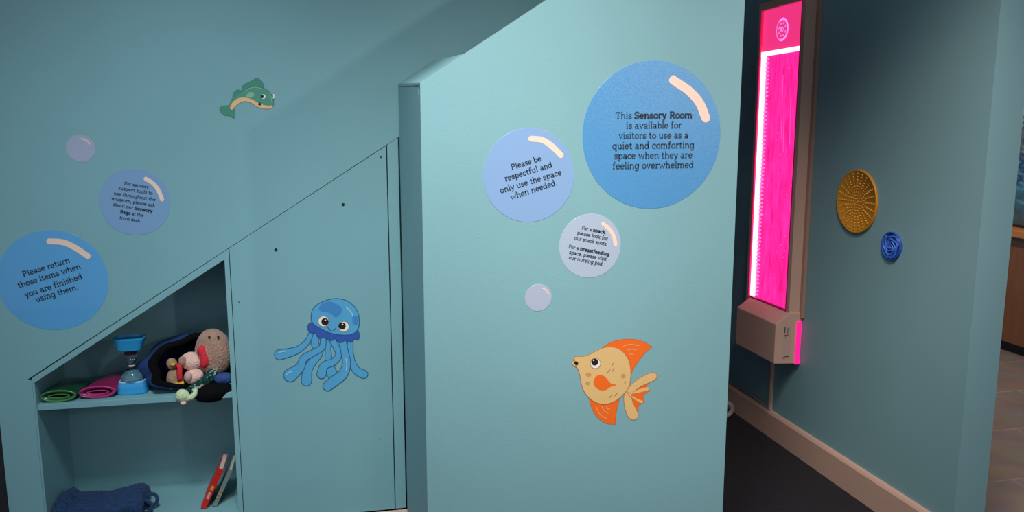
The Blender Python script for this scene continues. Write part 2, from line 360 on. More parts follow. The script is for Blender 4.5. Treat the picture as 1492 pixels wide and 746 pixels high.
def put_line(bm, P, spans, a, b, layer=4):
    """a, b: crop coordinates of the baseline's two ends; the line is set to that length"""
    A_, B_ = P.w(a, layer), P.w(b, layer); W = text_width(spans); u = (B_-A_)/W; L = u.length
    n = Vector((-u.z, 0, u.x)); x = 0
    for s, bold in spans:
        wf = 1.09 if bold else 1; th = 1.85 if bold else 1.12
        for ch in s:
            wd, strokes = G[ch]
            for st in strokes:
                pts = [Vector((x+p[0]*wf, p[1])) for p in st]; m = len(pts)
                cl = (pts[0]-pts[-1]).length < 1e-3
                if cl: pts = pts[:-1]; m -= 1
                va, vb = [], []
                for i in range(m):
                    if cl: p0, p1 = pts[i-1], pts[(i+1) % m]
                    else: p0, p1 = pts[max(i-1, 0)], pts[min(i+1, m-1)]
                    t = (p1-p0).normalized(); nn = Vector((-t.y, t.x)); f = 1.0
                    if not cl and 0 < i < m-1:
                        t1 = (pts[i]-p0).normalized(); f = 1/max(.6, abs(t1.dot(t)))
                    h = th/2*f
                    for lst, sg in ((va, 1), (vb, -1)):
                        q = pts[i]+nn*h*sg; lst.append(bm.verts.new(A_ + u*q.x + n*q.y))
                for i in range(m if cl else m-1):
                    bm.faces.new((va[i], va[(i+1) % m], vb[(i+1) % m], vb[i]))
            x += wd*wf
INK = mat('dark_vinyl_ink', (.022, .045, .075), .5)
HILITE = mat('cream_highlight_vinyl', (.98, .66, .52), .4)
def bubble(label, c, r, col, hl, hw, hcol=None, lines=None, crop=(0, 0), k=1, yp=YP, name='bubble_sticker', rough=.32):
    cc = at(*c, 1, yp); b = thing(name, label, 'wall sticker', (cc.x, yp, cc.z), 'bubble wall stickers')
    top, bot = at(c[0], c[1]-r, 1, yp), at(c[0], c[1]+r, 1, yp); R_ = (top.z-bot.z)/2; cz = (top.z+bot.z)/2
    bm = bmesh.new(); lathe(bm, [(R_, 0), (R_, .0005), (R_-.0003, .0007), (0, .0007)], (cc.x, yp, cz), 96, Vector((0, -1, 0)))
    obj('disc', bm, mat('vinyl_%d_%d' % c, col, rough, bump=.10 if r > 90 else .03, bscale=420 if r > 90 else 200, coat=.25), b)
    P = Plane((0, 0), 1, yp, b)
    obj('highlight', stroke(bmesh.new(), P, hl, hw, 3, 8), hcol or HILITE, b)
    if lines:
        bm = bmesh.new(); P = Plane(crop, k, yp, b)
        for spans, a, e in lines: put_line(bm, P, [(spans, 0)] if isinstance(spans, str) else spans, a, e)
        obj('lettering', bm, INK, b)
    return b
BLUE = (.070, .285, .560)
bubble('largest bright blue bubble sticker, its words beginning This Sensory Room, on projecting wall', (951, 196), 108, BLUE,
       [(981, 117), (1003, 132), (1019, 150), (1028, 172)], 13, None,
       [([('This ', 0), ('Sensory Room', 1)], (183, 303), (547, 300)), ('is available for', (233, 350), (497, 347)),
        ('visitors to use as a', (198, 397), (528, 394)), ('quiet and comforting', (168, 446), (556, 441)),
        ('space when they are', (177, 493), (547, 488)), ('feeling overwhelmed', (169, 541), (553, 534))], (840, 80), 3.245, rough=.28)
bubble('pale periwinkle bubble sticker reading Please be respectful, left of the largest blue bubble', (771, 255), 68.5, (.24, .39, .64),
       [(774, 202), (790, 204), (804, 213), (817, 226)], 8.5, None,
       [('Please be', (172, 241), (308, 199)), ('respectful and', (143, 293), (358, 228)), ('only use the space', (123, 347), (400, 262)), ('when needed.', (170, 377), (380, 308))], (690, 170), 3.108)
bubble('pale grey bubble sticker about snack spots and breastfeeding space, below the large blue bubble', (860, 358), 46.5, (.42, .50, .62),
       [(878.5, 326), (888, 334), (894, 344), (896.5, 356)], 5.5, None,
       [([('For a ', 0), ('snack', 1), (',', 0)], (172, 158), (338, 191)), ('please look for', (142, 192), (350, 234)), ('our snack spots.', (123, 227), (347, 271)),
        ([('For a ', 0), ('breastfeeding', 1)], (83, 285), (360, 340)), ('space, please visit', (87, 324), (342, 373)), ('our nursing pod.', (85, 361), (320, 407))], (810, 300), 4.663)
PEACH = mat('peach_highlight_vinyl', (.95, .62, .50), .45)
bubble('small plain lilac bubble sticker without words, above the goldfish sticker', (784.3, 433.5), 19.7, (.43, .47, .60),
       [(790, 419.5), (795, 422.5), (799.5, 428.5)], 1.8, PEACH)
bubble('blue bubble sticker reading Please return these items, at left edge above the open shelves', (77.5, 408), 73, (.098, .37, .68),
       [(72, 351.5), (92, 353), (110, 361), (128, 373)], 8.5, None,
       [('Please return', (80, 521), (240, 471)), ('these items when', (65, 559), (277, 492)), ('you are finished', (88, 592), (283, 526)), ('using them.', (125, 607), (268, 562))], (0, 180), 2.331, yp=YL)
bubble('dusky blue bubble sticker with small wording about Sensory Bags, above the Please return bubble', (196.5, 294), 48.5, (.20, .35, .56),
       [(212.5, 260.5), (223, 267), (231, 277.5), (236.3, 290.5)], 6, None,
       [('For sensory', (290, 207), (545, 248)), ('support tools to', (232, 256), (585, 312)), ('use throughout the', (182, 310), (615, 378)),
        ('museum, please ask', (160, 365), (612, 438)), ([('about our ', 0), ('Sensory', 1)], (172, 423), (585, 497)), ([('Bags', 1), (' at the', 0)], (247, 500), (492, 540)), ('front desk.', (243, 562), (467, 598))], (140, 240), 7.11, yp=YL)
bubble('small plain grey-lilac bubble sticker without words, at upper left of the recessed wall', (117.5, 216.3), 19.8, (.38, .41, .55),
       [(118.5, 202), (126, 204.5), (131, 210)], 1.8, PEACH, yp=YL)

# ---- goldfish sticker ---------------------------------------------------------
ORANGE = mat('orange_vinyl', (.95, .15, .010), .4); CREAM = mat('cream_vinyl', (.78, .50, .20), .4)
LINEO = mat('orange_outline_ink', (.50, .14, .035), .5); WHITEV = mat('white_vinyl', (.90, .84, .76), .4)
PUP = mat('dark_brown_vinyl', (.018, .006, .005), .4); PEACHL = mat('pale_orange_ink', (.80, .36, .16), .5); BLUSH = mat('blush_ink', (.62, .31, .10), .5); BROWNL = mat('brown_ink', (.36, .20, .08), .5)
c = at(890, 555, 1, YP)
gf = thing('goldfish_sticker', 'cream and orange cartoon goldfish sticker low on the projecting wall', 'wall sticker', (c.x, YP, c.z))
P = Plane((820, 480), 4.973, YP, gf)
def shape(name, pts, m, layer, parent, P, line=None, lw=3.5, thick=1, raw=False):
    poly = pts if raw else closed_curve(pts)
    o = obj(name, fill(bmesh.new(), P, poly, layer, thick), m, parent)
    if line: obj('outline', loop_line(bmesh.new(), P, poly, lw, layer+.5), line, o)
    return o
df = shape('dorsal_fin', [(285, 130, 1), (350, 92), (420, 74), (500, 70), (580, 87), (650, 126, 1), (600, 165), (550, 228), (518, 275), (494, 325, 1), (440, 240)], ORANGE, 1, gf, P, LINEO)
bm = bmesh.new()
for q in ([(438, 123), (465, 112), (500, 108), (550, 118)], [(467, 151), (500, 142), (532, 150)], [(484, 180), (497, 178), (510, 181)]): obj('fin_line', stroke(bmesh.new(), P, q, 6, 2), PEACHL, df)

vf = shape('ventral_fin', [(190, 500, 1), (203, 550), (228, 605), (268, 652), (320, 682), (382, 688, 1), (385, 620), (395, 560), (412, 500, 1), (300, 480)], ORANGE, 1, gf, P, LINEO)
bm = bmesh.new()
for q in ([(240, 560), (262, 605), (288, 630), (318, 646)], [(284, 560), (300, 590), (328, 608)], [(314, 558), (324, 572), (340, 582)]): obj('fin_line', stroke(bmesh.new(), P, q, 6, 2), PEACHL, vf)

tl = shape('tail_fin', [(480, 470, 1), (560, 400), (630, 380, 1), (602, 410, 1), (632, 440, 1), (580, 478, 1), (592, 525, 1), (545, 552, 1), (548, 600, 1), (490, 560)], ORANGE, 1, gf, P, LINEO)
shape('tail_lobe', [(452, 450, 1), (500, 395), (545, 358), (600, 328), (650, 311), (680, 326), (674, 356), (640, 378), (570, 410), (520, 445), (508, 458), (490, 490, 1)], CREAM, 2, gf, P, LINEO)
shape('tail_lobe', [(450, 440, 1), (441, 500), (450, 570), (472, 630), (505, 655), (538, 643), (545, 610), (528, 570), (505, 520), (492, 465, 1)], CREAM, 2.2, gf, P, LINEO)
obj('tail_ray', stroke(bmesh.new(), P, [(495, 462), (550, 446), (610, 430)], [14, 22, 24], 2.4), CREAM, tl); obj('tail_ray', stroke(bmesh.new(), P, [(498, 485), (535, 508), (573, 525)], [10, 14, 18], 2.4), CREAM, tl)
bd = shape('body', [(84, 196, 1), (112, 193), (150, 194), (190, 182), (240, 155), (290, 133), (345, 125), (400, 137), (445, 172), (475, 220), (490, 285), (490, 350), (478, 412), (450, 455), (400, 503), (350, 530), (300, 540), (250, 532), (202, 506), (165, 465), (140, 415), (127, 350), (116, 305), (100, 274), (78, 262), (66, 245), (74, 230), (88, 224, 1), (82, 208)], CREAM, 3, gf, P, LINEO)
shape('pectoral_fin', [(390, 400, 1), (345, 388), (318, 355), (285, 330), (245, 336), (222, 372), (231, 410), (265, 437), (308, 438), (345, 415)], ORANGE, 4, gf, P)
ey = shape('eye', circ(235, 245, 37), WHITEV, 4, gf, P, BROWNL, 4, raw=True)
shape('pupil', circ(230, 235, 25), PUP, 5, ey, P, raw=True)
obj('eye_glint', fill(bmesh.new(), P, circ(222, 222, 5), 5.6), WHITEV, ey)
shape('mouth', [(80, 238, 1), (92, 229), (112, 240, 1), (106, 256), (90, 256)], PUP, 4.6, gf, P)
for q in ((185, 328, 20, 15), (180, 390, 16, 13), (437, 337, 17), (450, 382, 8)): obj('blush_spot', fill(bmesh.new(), P, circ(*q), 3.7), BLUSH, bd)
for q in ([(354, 264), (368, 240)], [(318, 316), (341, 291)], [(360, 302), (371, 278)], [(339, 494), (356, 469)], [(375, 482), (394, 460)]): obj('scale_mark', stroke(bmesh.new(), P, q, 5, 3.8), BROWNL, bd)

# ---- jellyfish sticker -----------------------------------------------------------
JB = mat('jellyfish_blue_vinyl', (.095, .38, .64), .4); JD = mat('jellyfish_patch_vinyl', (.055, .25, .54), .4); FR_ = mat('frill_blue_vinyl', (.035, .105, .42), .4); LN = mat('navy_outline_ink', (.02, .095, .21), .5); JH = mat('pale_blue_ink', (.42, .56, .66), .5)
c = at(485, 505, 1, YL)
jf = thing('jellyfish_sticker', 'smiling blue cartoon jellyfish sticker on the screwed-on panel', 'wall sticker', (c.x, YL+.001, c.z))
P = Plane((380, 420), 4.389, YL+.001, jf)
tents = [([(435, 330), (430, 400), (438, 480), (455, 545), (470, 560)], [32, 36, 52, 66, 60]),
         ([(355, 300), (345, 350), (372, 410), (335, 465), (300, 520), (292, 592)], [45, 48, 50, 50, 58, 66]),
         ([(572, 325), (572, 410), (588, 485), (618, 530), (658, 550)], [36, 38, 44, 50, 54]),
         ([(325, 280), (298, 340), (245, 388), (185, 410), (120, 424)], [28, 34, 42, 54, 66]),
         ([(455, 325), (482, 375), (498, 425), (465, 470), (405, 495), (388, 548)], [40, 40, 40, 44, 50, 60]),
         ([(398, 310), (392, 375), (335, 412), (275, 448), (250, 505), (188, 556)], [36, 40, 42, 46, 56, 84]),
         ([(522, 330), (535, 400), (548, 480), (525, 548), (470, 592), (428, 625)], [42, 46, 52, 60, 66, 62])]
for i, (pts, ws) in enumerate(tents):
    poly = ribbon_pts(cat_open(pts, 7), ws); shape('tentacle', poly, JB, 1+i*.45, jf, P, LN, 4.5, raw=True)
for q in ([(114, 414), (132, 405), (156, 403)], [(163, 552), (178, 538), (200, 531)], [(543, 446), (550, 480), (547, 522)]): obj('tentacle_glint', stroke(bmesh.new(), P, q, 7, 5), JH, jf)
shape('frill', [(330, 214, 1), (308, 226), (298, 250), (308, 274), (330, 286), (352, 283, 1), (362, 308), (388, 318), (414, 308, 1), (432, 328), (455, 332), (478, 318, 1), (495, 340), (520, 345), (544, 326, 1), (562, 342), (585, 338), (600, 320, 1), (620, 328), (632, 300), (620, 262, 1), (480, 240)], FR_, 5.2, jf, P, LN, 4)
bl = shape('bell', [(332, 222), (322, 175), (338, 125), (388, 88), (450, 68), (500, 66), (552, 80), (597, 115), (622, 160), (630, 215), (618, 265), (588, 290), (540, 298), (480, 292), (430, 280), (380, 255)], JB, 6, jf, P, LN, 5)
obj('patch', fill(bmesh.new(), P, closed_curve([(372, 128), (395, 95), (440, 84), (480, 98), (515, 125), (512, 160), (478, 186), (452, 165), (420, 150), (385, 146)]), 6.7), JD, bl); obj('patch', fill(bmesh.new(), P, closed_curve([(590, 182), (612, 176), (624, 190), (622, 222), (605, 236), (586, 215)]), 6.7), JD, bl)
bm = bmesh.new(); stroke(bm, P, [(546, 120), (566, 138), (580, 155), (588, 174)], 7, 6.9); obj('bell_glint', bm, JH, bl)
for cx, cy, r, px, py in ((401, 210, 34, 410, 213), (530, 244, 34, 520, 240)):
    e = shape('eye', circ(cx, cy, r), WHITEV, 7, jf, P, BROWNL, 4, raw=True)
    shape('pupil', circ(px, py, 23), PUP, 7.8, e, P, raw=True)
    obj('eye_glint', fill(bmesh.new(), P, circ(px+3, py-10, 5), 8.4), WHITEV, e)
obj('mouth', stroke(bmesh.new(), P, [(429, 250), (440, 266), (455, 272), (468, 268), (477, 256)], 5.5, 7), LN, jf)

# ---- green fish sticker ------------------------------------------------------------
GB = mat('green_fish_vinyl', (.070, .31, .215), .4); GD = mat('dark_green_vinyl', (.055, .27, .18), .4); GL = mat('green_outline_ink', (.03, .15, .10), .5); GP = mat('pale_green_ink', (.27, .46, .33), .5); BELLY = mat('sand_vinyl', (.85, .54, .27), .4)
c = at(360, 142, 1, YL)
ff = thing('green_fish_sticker', 'small leaping green cartoon fish sticker high on the recessed wall', 'wall sticker', (c.x, YL, c.z))
P = Plane((300, 90), 7.458, YL, ff)
shape('tail_fin', [(285, 470, 1), (240, 476), (190, 482), (148, 500, 1), (160, 545), (200, 582), (255, 590), (305, 618, 1), (318, 580), (306, 510, 1)], GD, 1, ff, P, GL, 5)
shape('dorsal_fin', [(385, 320, 1), (398, 270), (420, 245, 1), (445, 232), (478, 225, 1), (492, 210), (515, 200, 1), (535, 183), (560, 180), (600, 205), (622, 245), (634, 290, 1), (520, 300)], GD, 1.2, ff, P, GL, 5)
shape('rear_fin', [(292, 400, 1), (298, 345), (320, 320, 1), (345, 305), (380, 315, 1), (430, 330, 1), (360, 390)], GD, 1.4, ff, P, GL, 5)
gb = shape('body', [(265, 500, 1), (268, 440), (300, 385), (350, 345), (400, 318), (440, 292), (500, 272), (560, 270), (610, 278), (665, 308), (708, 352), (733, 405), (738, 470, 1), (700, 485), (620, 475), (560, 450), (500, 412), (420, 395), (350, 405), (300, 440)], GB, 2, ff, P, GL, 5)
shape('belly', [(272, 520), (262, 495), (278, 455), (320, 412), (370, 390), (430, 388), (500, 406), (560, 440), (620, 466), (680, 476), (724, 474), (724, 492), (690, 510), (630, 510), (560, 490), (500, 452), (440, 430), (380, 440), (320, 485), (292, 520)], BELLY, 3, ff, P, LINEO, 3)
shape('pectoral_fin', [(440, 385), (450, 350), (470, 332), (500, 330), (525, 350), (515, 380), (480, 392)], GP, 3, ff, P)
obj('back_glint', stroke(bmesh.new(), P, [(428, 318), (470, 290), (530, 277), (605, 290)], 8, 3), GP, ff)
obj('cheek_glint', stroke(bmesh.new(), P, [(690, 345), (712, 390), (716, 440)], 7, 3), GP, ff)
for cx, cy, rx, ry, px, pr in ((624, 378, 28, 28, 612, 18), (735, 374, 14, 29, 722, 8)):
    e = shape('eye', circ(cx, cy, rx, ry), WHITEV, 3.4, ff, P, GL, 4, raw=True); shape('pupil', circ(px, cy, pr, pr*(1 if pr > 10 else 2.2)), PUP, 4.4, e, P, raw=True)
shape('mouth', [(578, 432, 1), (592, 448), (600, 466), (585, 477), (568, 465), (574, 448)], PUP, 4, ff, P)

# ================================================================= LIGHT PANEL ON THE NOOK WALL
BEIGE = mat('beige_plastic', (.66, .44, .34), .45, bump=.03, bscale=80); BEIGED = mat('brown_beige_edge', (.42, .26, .20), .5)
XF = 1.80; Y0, Y1 = 2.925, 3.235; Z0, Z1 = .60, 1.835
lp = thing('sensory_light_panel', 'tall wall-mounted glowing pink sensory light panel in a beige housing above a control box', 'light', (XR, 3.08, .39))
fr = bmesh.new()
for a in ((XF, XR, Y0-.022, Y0, Z0-.02, Z1+.03), (XF, XR, Y1, Y1+.022, Z0-.02, Z1+.03), (XF, XR, Y0, Y1, Z1, Z1+.03), (XF, XR, Y0, Y1, Z0-.02, Z0), (XF+.045, XR, Y0, Y1, Z0, Z1)): box(fr, *a)
obj('housing', fr, BEIGE, lp)
obj('wall_flange', B(XR-.014, XR-.0005, Y0-.040, Y0-.0225, Z0-.02, Z1+.03), BEIGED, lp)
pink = mat('pink_lit_acrylic', (.6, .02, .2), .25)
nt = pink.node_tree; b = nt.nodes['Principled BSDF']
tc = nt.nodes.new('ShaderNodeTexCoord'); n1 = nt.nodes.new('ShaderNodeTexNoise'); n1.inputs['Scale'].default_value = 9; n1.inputs['Detail'].default_value = 9; n1.inputs['Roughness'].default_value = .7
mp = nt.nodes.new('ShaderNodeMapping'); mp.inputs['Scale'].default_value = (1, 3.0, .8)
cr = nt.nodes.new('ShaderNodeValToRGB'); cr.color_ramp.elements[0].position = .33; cr.color_ramp.elements[1].position = .72
cr.color_ramp.elements[0].color = (.70, .004, .17, 1); cr.color_ramp.elements[1].color = (1.0, .035, .42, 1)
nt.links.new(tc.outputs['Object'], mp.inputs['Vector']); nt.links.new(mp.outputs['Vector'], n1.inputs['Vector']); nt.links.new(n1.outputs['Fac'], cr.inputs['Fac'])
nt.links.new(cr.outputs['Color'], b.inputs['Emission Color']); b.inputs['Emission Strength'].default_value = 1.25; b.inputs['Base Color'].default_value = (.15, .01, .05, 1)
zh = 1.655                                    # bar between header and tube
ac = obj('lit_panel', B(XF+.010, XF+.044, Y0+.0015, Y1-.0015, Z0+.002, zh-.009), pink, lp)
head = mat('header_lit_acrylic', (.3, .02, .08), .25, emit=.95, ecol=(.90, .035, .22))
hd = obj('header_panel', B(XF+.010, XF+.044, Y0+.0015, Y1-.0015, zh+.009, Z1-.002), head, lp)
HOT = mat('white_hot_led', (1, .7, .85), .4, emit=5, ecol=(1, .30, .52))
obj('light_bar', B(XF+.004, XF+.044, Y0+.002, Y1-.002, zh-.0085, zh+.0085), HOT, lp)
obj('led_strip', B(XF+.003, XF+.0098, Y1-.040, Y1-.010, Z0+.01, zh-.01), HOT, lp)
bm = bmesh.new()
for k in range(62):
    z = Z0+.02+k*.0168; box(bm, XF+.006, XF+.0098, Y1-.066+random.uniform(-.004, .004), Y1-.040, z, z+.0065)
obj('led_glow_row', bm, mat('pink_led_glow', (1, .3, .6), .4, emit=1.0, ecol=(1, .22, .62)), lp)
RED = mat('red_edge_halo', (.6, .01, .08), .4, emit=.75, ecol=(.80, .004, .10))
obj('edge_halo', B(XF-.002, XF+.0029, Y1-.008, Y1-.001, Z0+.002, Z1-.002), RED, lp)  # red halo of the LED strip, built as a glowing strip
bm = bmesh.new()
for a in ((XF-.001, XF+.0095, Y0+.0005, Y0+.006, Z0+.002, Z1-.002), (XF-.001, XF+.0095, Y0, Y1-.01, Z0, Z0+.008)): box(bm, *a)
obj('dark_edge', bm, mat('dark_red_edge', (.16, .004, .03), .4, emit=.12, ecol=(.8, 0, .1)), lp)
MARK = mat('bright_pink_marks', (1, .2, .6), .4, emit=.95, ecol=(1, .075, .50))
for k in range(18):
    y, z = random.uniform(Y0+.02, Y0+.16), random.uniform(Z0+.1, zh-.05)
    obj('acrylic_speck', prism(bmesh.new(), [(y+.0035*math.cos(a)*random.uniform(.5, 1), z+.004*math.sin(a)*random.uniform(.5, 1)) for a in [2*PI*q/7 for q in range(7)]], XF+.0088, XF+.0099, axis=0), MARK, ac)
for y, z0_, z1_ in ((Y0+.12, 1.30, 1.56), (Y0+.10, 1.25, 1.45), (Y0+.055, 1.28, 1.50)):
    obj('acrylic_scratch', prism(bmesh.new(), [(y, z0_), (y+.0022, z0_), (y+.014, z1_), (y+.0105, z1_)], XF+.0090, XF+.0099, axis=0), MARK, ac)
bm = bmesh.new(); ly, lz = 3.082, 1.742                 # round emblem on the header
def ring2(bm, cy, cz, r0, r1, a0=0, a1=360, sz=1.0):
    n = 40; A_ = []; 
    for k in range(n+1):
        a = math.radians(a0+(a1-a0)*k/n); A_.append([bm.verts.new((XF+.0096, cy+r*math.cos(a), cz+r*sz*math.sin(a))) for r in (r0, r1)])
    for p, q in zip(A_, A_[1:]): bm.faces.new((p[0], q[0], q[1], p[1]))
ring2(bm, ly, lz, .040, .046); ring2(bm, ly, lz, .035, .046, 60, 290)
for k in range(8): ring2(bm, ly, lz, .022, .029, k*45+8, k*45+34)
ring2(bm, ly, lz, .006, .011); ring2(bm, ly+.012, lz+.003, .003, .008, 20, 320)
obj('round_emblem', bm, mat('lilac_engraving', (.9, .4, .8), .4, emit=.8, ecol=(1, .25, .75)), hd)
# control box
XB = 1.74; bm = bmesh.new()
prof = [(XR-.0005, .385), (XB, .392), (XB, .558), (XF-.001, .602), (XR-.0005, .602)]
prism(bm, prof, 2.897, 3.222)
cb = obj('control_box', bm, BEIGE, lp, bevel=.003)
DARKL = mat('dark_label_print', (.05, .04, .04), .6)
yb = 2.8965
for (x0, x1, z0, z1) in ((1.780, 1.784, .520, .545), (1.794, 1.797, .517, .541), (1.781, 1.799, .509, .512), (1.786, 1.788, .500, .509), (1.779, 1.783, .497, .500),
                         (1.782, 1.806, .4175, .4215), (1.778, 1.784, .412, .416), (1.796, 1.799, .421, .426)): obj('label_mark', B(x0, x1, yb-.0004, yb+.001, z0, z1), DARKL, cb)
bm = bmesh.new(); box(bm, 1.776, 1.812, yb-.0002, yb+.001, .403, .552); obj('label_plate', bm, mat('pale_label', (.58, .42, .34), .5), cb)
obj('leak_glow', B(1.834, 1.854, 2.8925, 2.8965, .385, .565), mat('magenta_leak_glow', (.6, .01, .2), .4, emit=1.0, ecol=(.95, .012, .26)), lp)  # light leaking from behind the box, imitated by an emissive strip

# cable trunking below the box and cable along the skirting
tr = thing('cable_trunking', 'narrow white vertical cable trunking between control box and skirting', 'cable cover', (XR, 3.097, .12))
obj('channel', B(XR-.012, XR-.0003, 3.088, 3.106, .1175, .3845), WHITEPAINT, tr, bevel=.0015)
obj('cover_strip', B(XR-.0145, XR-.0122, 3.091, 3.103, .1175, .3845), WHITEPAINT, tr)
bm = bmesh.new(); pts = [(XR-.006, 3.11+.0*k + k*.16, .1225+.003*math.sin(k*1.3)) for k in range(9)]
tube(bm, pts, .0045, 8); tag(obj('cable', bm, mat('dull_pink_cable', (.30, .20, .18), .5), smooth=True), 'thin pale cable running on top of the skirting behind the trunking', 'cable')

# white ring on the carpet by the projecting wall
RW = mat('off_white_plastic', (.36, .33, .31), .4)
rc = at(1057, 608, 1, 3.33); bm = bmesh.new(); R0 = .031
cy, cx, cz = 3.33, rc.x, R0+.0125
tube(bm, [(cx+(R0)*math.cos(a), cy, cz+R0*math.sin(a)) for a in [2*PI*k/40 for k in range(40)]], .0115, 12, closed=True)
tag(obj('toy_ring', bm, RW, smooth=True), 'off-white plastic ring on the dark carpet, peeking out behind the projecting wall', 'ring')

# ================================================================= TACTILE DISCS ON THE NOOK WALL
def tdisc(label, cy, cz, R_, m, m2, kind):
    t = thing('tactile_disc', label, 'tactile disc', (XR, cy, cz))
    ax = Vector((-1, 0, 0))
    lathe_bm = lathe(bmesh.new(), [(R_*.98, 0), (R_, .004), (R_*.985, .009), (R_*.95, .010), (R_*.925, .0075), (0, .0065)], (XR-.0002, cy, cz), 72, ax)
    obj('base', lathe_bm, m, t, smooth=True)
    if kind == 'dots':
        bm = bmesh.new()
        for ring in range(1, 10):
            r = R_*.90*ring/9.4; n = max(6, int(round(24 if ring > 4 else ring*5.2)))
            for k in range(n):
                a = 2*PI*(k)/n
                yy, zz = cy+r*math.cos(a), cz+r*math.sin(a); s = .0036 if ring > 4 else .0028
                mt = Matrix.Translation((XR-.0075, yy, zz)) @ Matrix.Diagonal((1, 1, 1, 1))
                bmesh.ops.create_icosphere(bm, subdivisions=1, radius=s, matrix=mt)
        obj('bumps', bm, m2, t, smooth=True)
    else:
        bm = bmesh.new()
        for s_ in range(3):
            pts = []
            for k in range(60):
                u = k/59; a = s_*2*PI/3 + u*2.0*PI*1.15; r = R_*(.08+.78*u) + R_*.05*math.sin(u*30)
                pts.append((XR-.0078, cy+r*math.cos(a), cz+r*math.sin(a)))
            tube(bm, pts, .0030, 6)
        obj('swirl_ridges', bm, m2, t, smooth=True)
YO = mat('ochre_rubber', (.62, .27, .02), .5); YO2 = mat('ochre_bumps', (.80, .42, .05), .5)
BU = mat('blue_rubber', (.02, .10, .50), .4); BU2 = mat('blue_ridges', (.06, .20, .70), .4)
tdisc('large ochre yellow tactile disc covered in rows of raised dots on nook wall', 2.592, 1.083, .117, YO, YO2, 'dots')
tdisc('small blue tactile disc with swirling ridges, below right of the ochre disc', 2.389, .949, .049, BU, BU2, 'swirl')

# ================================================================= THINGS ON THE UPPER SHELF
ZS = .5465
def sleeve(label, x, y, length, rx, rz, m, m2, wob=0, dx=0.0):
    t = thing('fidget_sleeve', label, 'toy', (x, y, ZS))
    bm = bmesh.new(); seg = 40; rings = []
    prof = [(0, 1.0), (.02, 1.03), (.3, .97), (.6, .92), (.85, .80), (1.0, .55)]
    for (u, s) in prof:
        rings.append([bm.verts.new((x+dx*u + rx*s*math.cos(a), y+length*u, ZS+rz+.0005 + (rz*s*math.sin(a)) - rz*(1-s)*.6)) for a in [2*PI*k/seg for k in range(seg)]])
    for A_, C_ in zip(rings, rings[1:]):
        for k in range(seg): bm.faces.new((A_[k], A_[(k+1) % seg], C_[(k+1) % seg], C_[k]))
    bm.faces.new(rings[-1])
    inner = []
    for (u, s) in ((0, .82), (.3, .75), (.55, .6)):
        inner.append([bm.verts.new((x+dx*u + rx*s*math.cos(a), y+length*u, ZS+rz+.0005+rz*s*.72*math.sin(a))) for a in [2*PI*k/seg for k in range(seg)]])
    for k in range(seg): bm.faces.new((rings[0][k], rings[0][(k+1) % seg], inner[0][(k+1) % seg], inner[0][k]))
    for A_, C_ in zip(inner, inner[1:]):
        for k in range(seg): bm.faces.new((A_[k], A_[(k+1) % seg], C_[(k+1) % seg], C_[k]))
    bm.faces.new(inner[-1])
    obj('body', bm, m, t, smooth=True)
    rb = bmesh.new(); tube(rb, [(x+rx*.96*math.cos(a), y-.001, ZS+rz+.001+rz*.9*math.sin(a)) for a in [2*PI*k/48 for k in range(48)]], .0028, 8, closed=True)
    obj('rim', rb, m2, t, smooth=True)
    rb = bmesh.new(); tube(rb, [(x+rx*.60*math.cos(a), y+.006, ZS+rz-.002+rz*.34*math.sin(a)) for a in [2*PI*k/40 for k in range(40)]], .0026, 8, closed=True)
    obj('inner_ring', rb, m2, t, smooth=True)
GRN = mat('dark_green_plastic', (.012, .065, .025), .3, coat=.4); GRN2 = mat('light_green_rim', (.05, .20, .05), .3, coat=.4)
PNK = mat('magenta_plastic', (.30, .008, .09), .35, coat=.3); PNK2 = mat('pink_rim', (.44, .02, .16), .35, coat=.3)
sleeve('flat oval green plastic sleeve at the left end of the upper shelf', -.812, 2.536, .15, .048, .0175, GRN, GRN2, dx=.02)
sleeve('flat oval magenta plastic sleeve between the green sleeve and the sand timer', -.7085, 2.546, .19, .050, .0185, PNK, PNK2, dx=.028)

# sand timer
tx, ty = -.617, 2.585
st = thing('sand_timer', 'big sand timer with bright blue end caps and pale blue sand on upper shelf', 'sand timer', (tx, ty, ZS))
BC = mat('bright_blue_plastic', (.03, .33, .66), .3, coat=.3); RIMM = mat('pale_rim', (.55, .72, .80), .3)
def rtri(s, n=48, rot=0.0):          # rounded triangular-square outline
    out = []
    for k in range(n):
        a = 2*PI*k/n; rr = 1/(abs(math.cos(a))**4.0+abs(math.sin(a))**4.0)**.25
        out.append((s*rr*.81*math.cos(a+rot), s*rr*.81*math.sin(a+rot)))
    return out
def loft(rows):
    bm = bmesh.new(); rings = []
    for s, z in rows:
        rings.append([bm.verts.new((tx+p[0], ty+p[1]*.72, z)) for p in rtri(s)])
    for A_, C_ in zip(rings, rings[1:]):
        n = len(A_)
        for k in range(n): bm.faces.new((A_[k], A_[(k+1) % n], C_[(k+1) % n], C_[k]))
    bm.faces.new(rings[0]); bm.faces.new(rings[-1][::-1]); return bm
zt0 = ZS+.134
obj('bottom_cap', loft([(.050, ZS+.0003), (.0525, ZS+.004), (.0505, ZS+.024), (.047, ZS+.036), (.0445, ZS+.038)]), BC, st)
obj('top_cap', loft([(.036, zt0), (.041, zt0+.002), (.048, zt0+.020), (.0555, zt0+.036), (.0555, zt0+.040), (.0515, zt0+.0405), (.048, zt0+.034), (.04, zt0+.032)]), BC, st)
rb = bmesh.new(); tube(rb, [(tx+p[0], ty+p[1]*.72, ZS+.0385) for p in rtri(.0435)], .0018, 6, closed=True); obj('cap_rim', rb, RIMM, st, smooth=True)
glass = mat('clear_plastic', (.9, .95, 1), .05, trans=1.0)
gp = [(.031, .039), (.0315, .046), (.028, .057), (.018, .069), (.0075, .080), (.005, .084), (.0075, .088), (.013, .096), (.0175, .110), (.018, .133)]
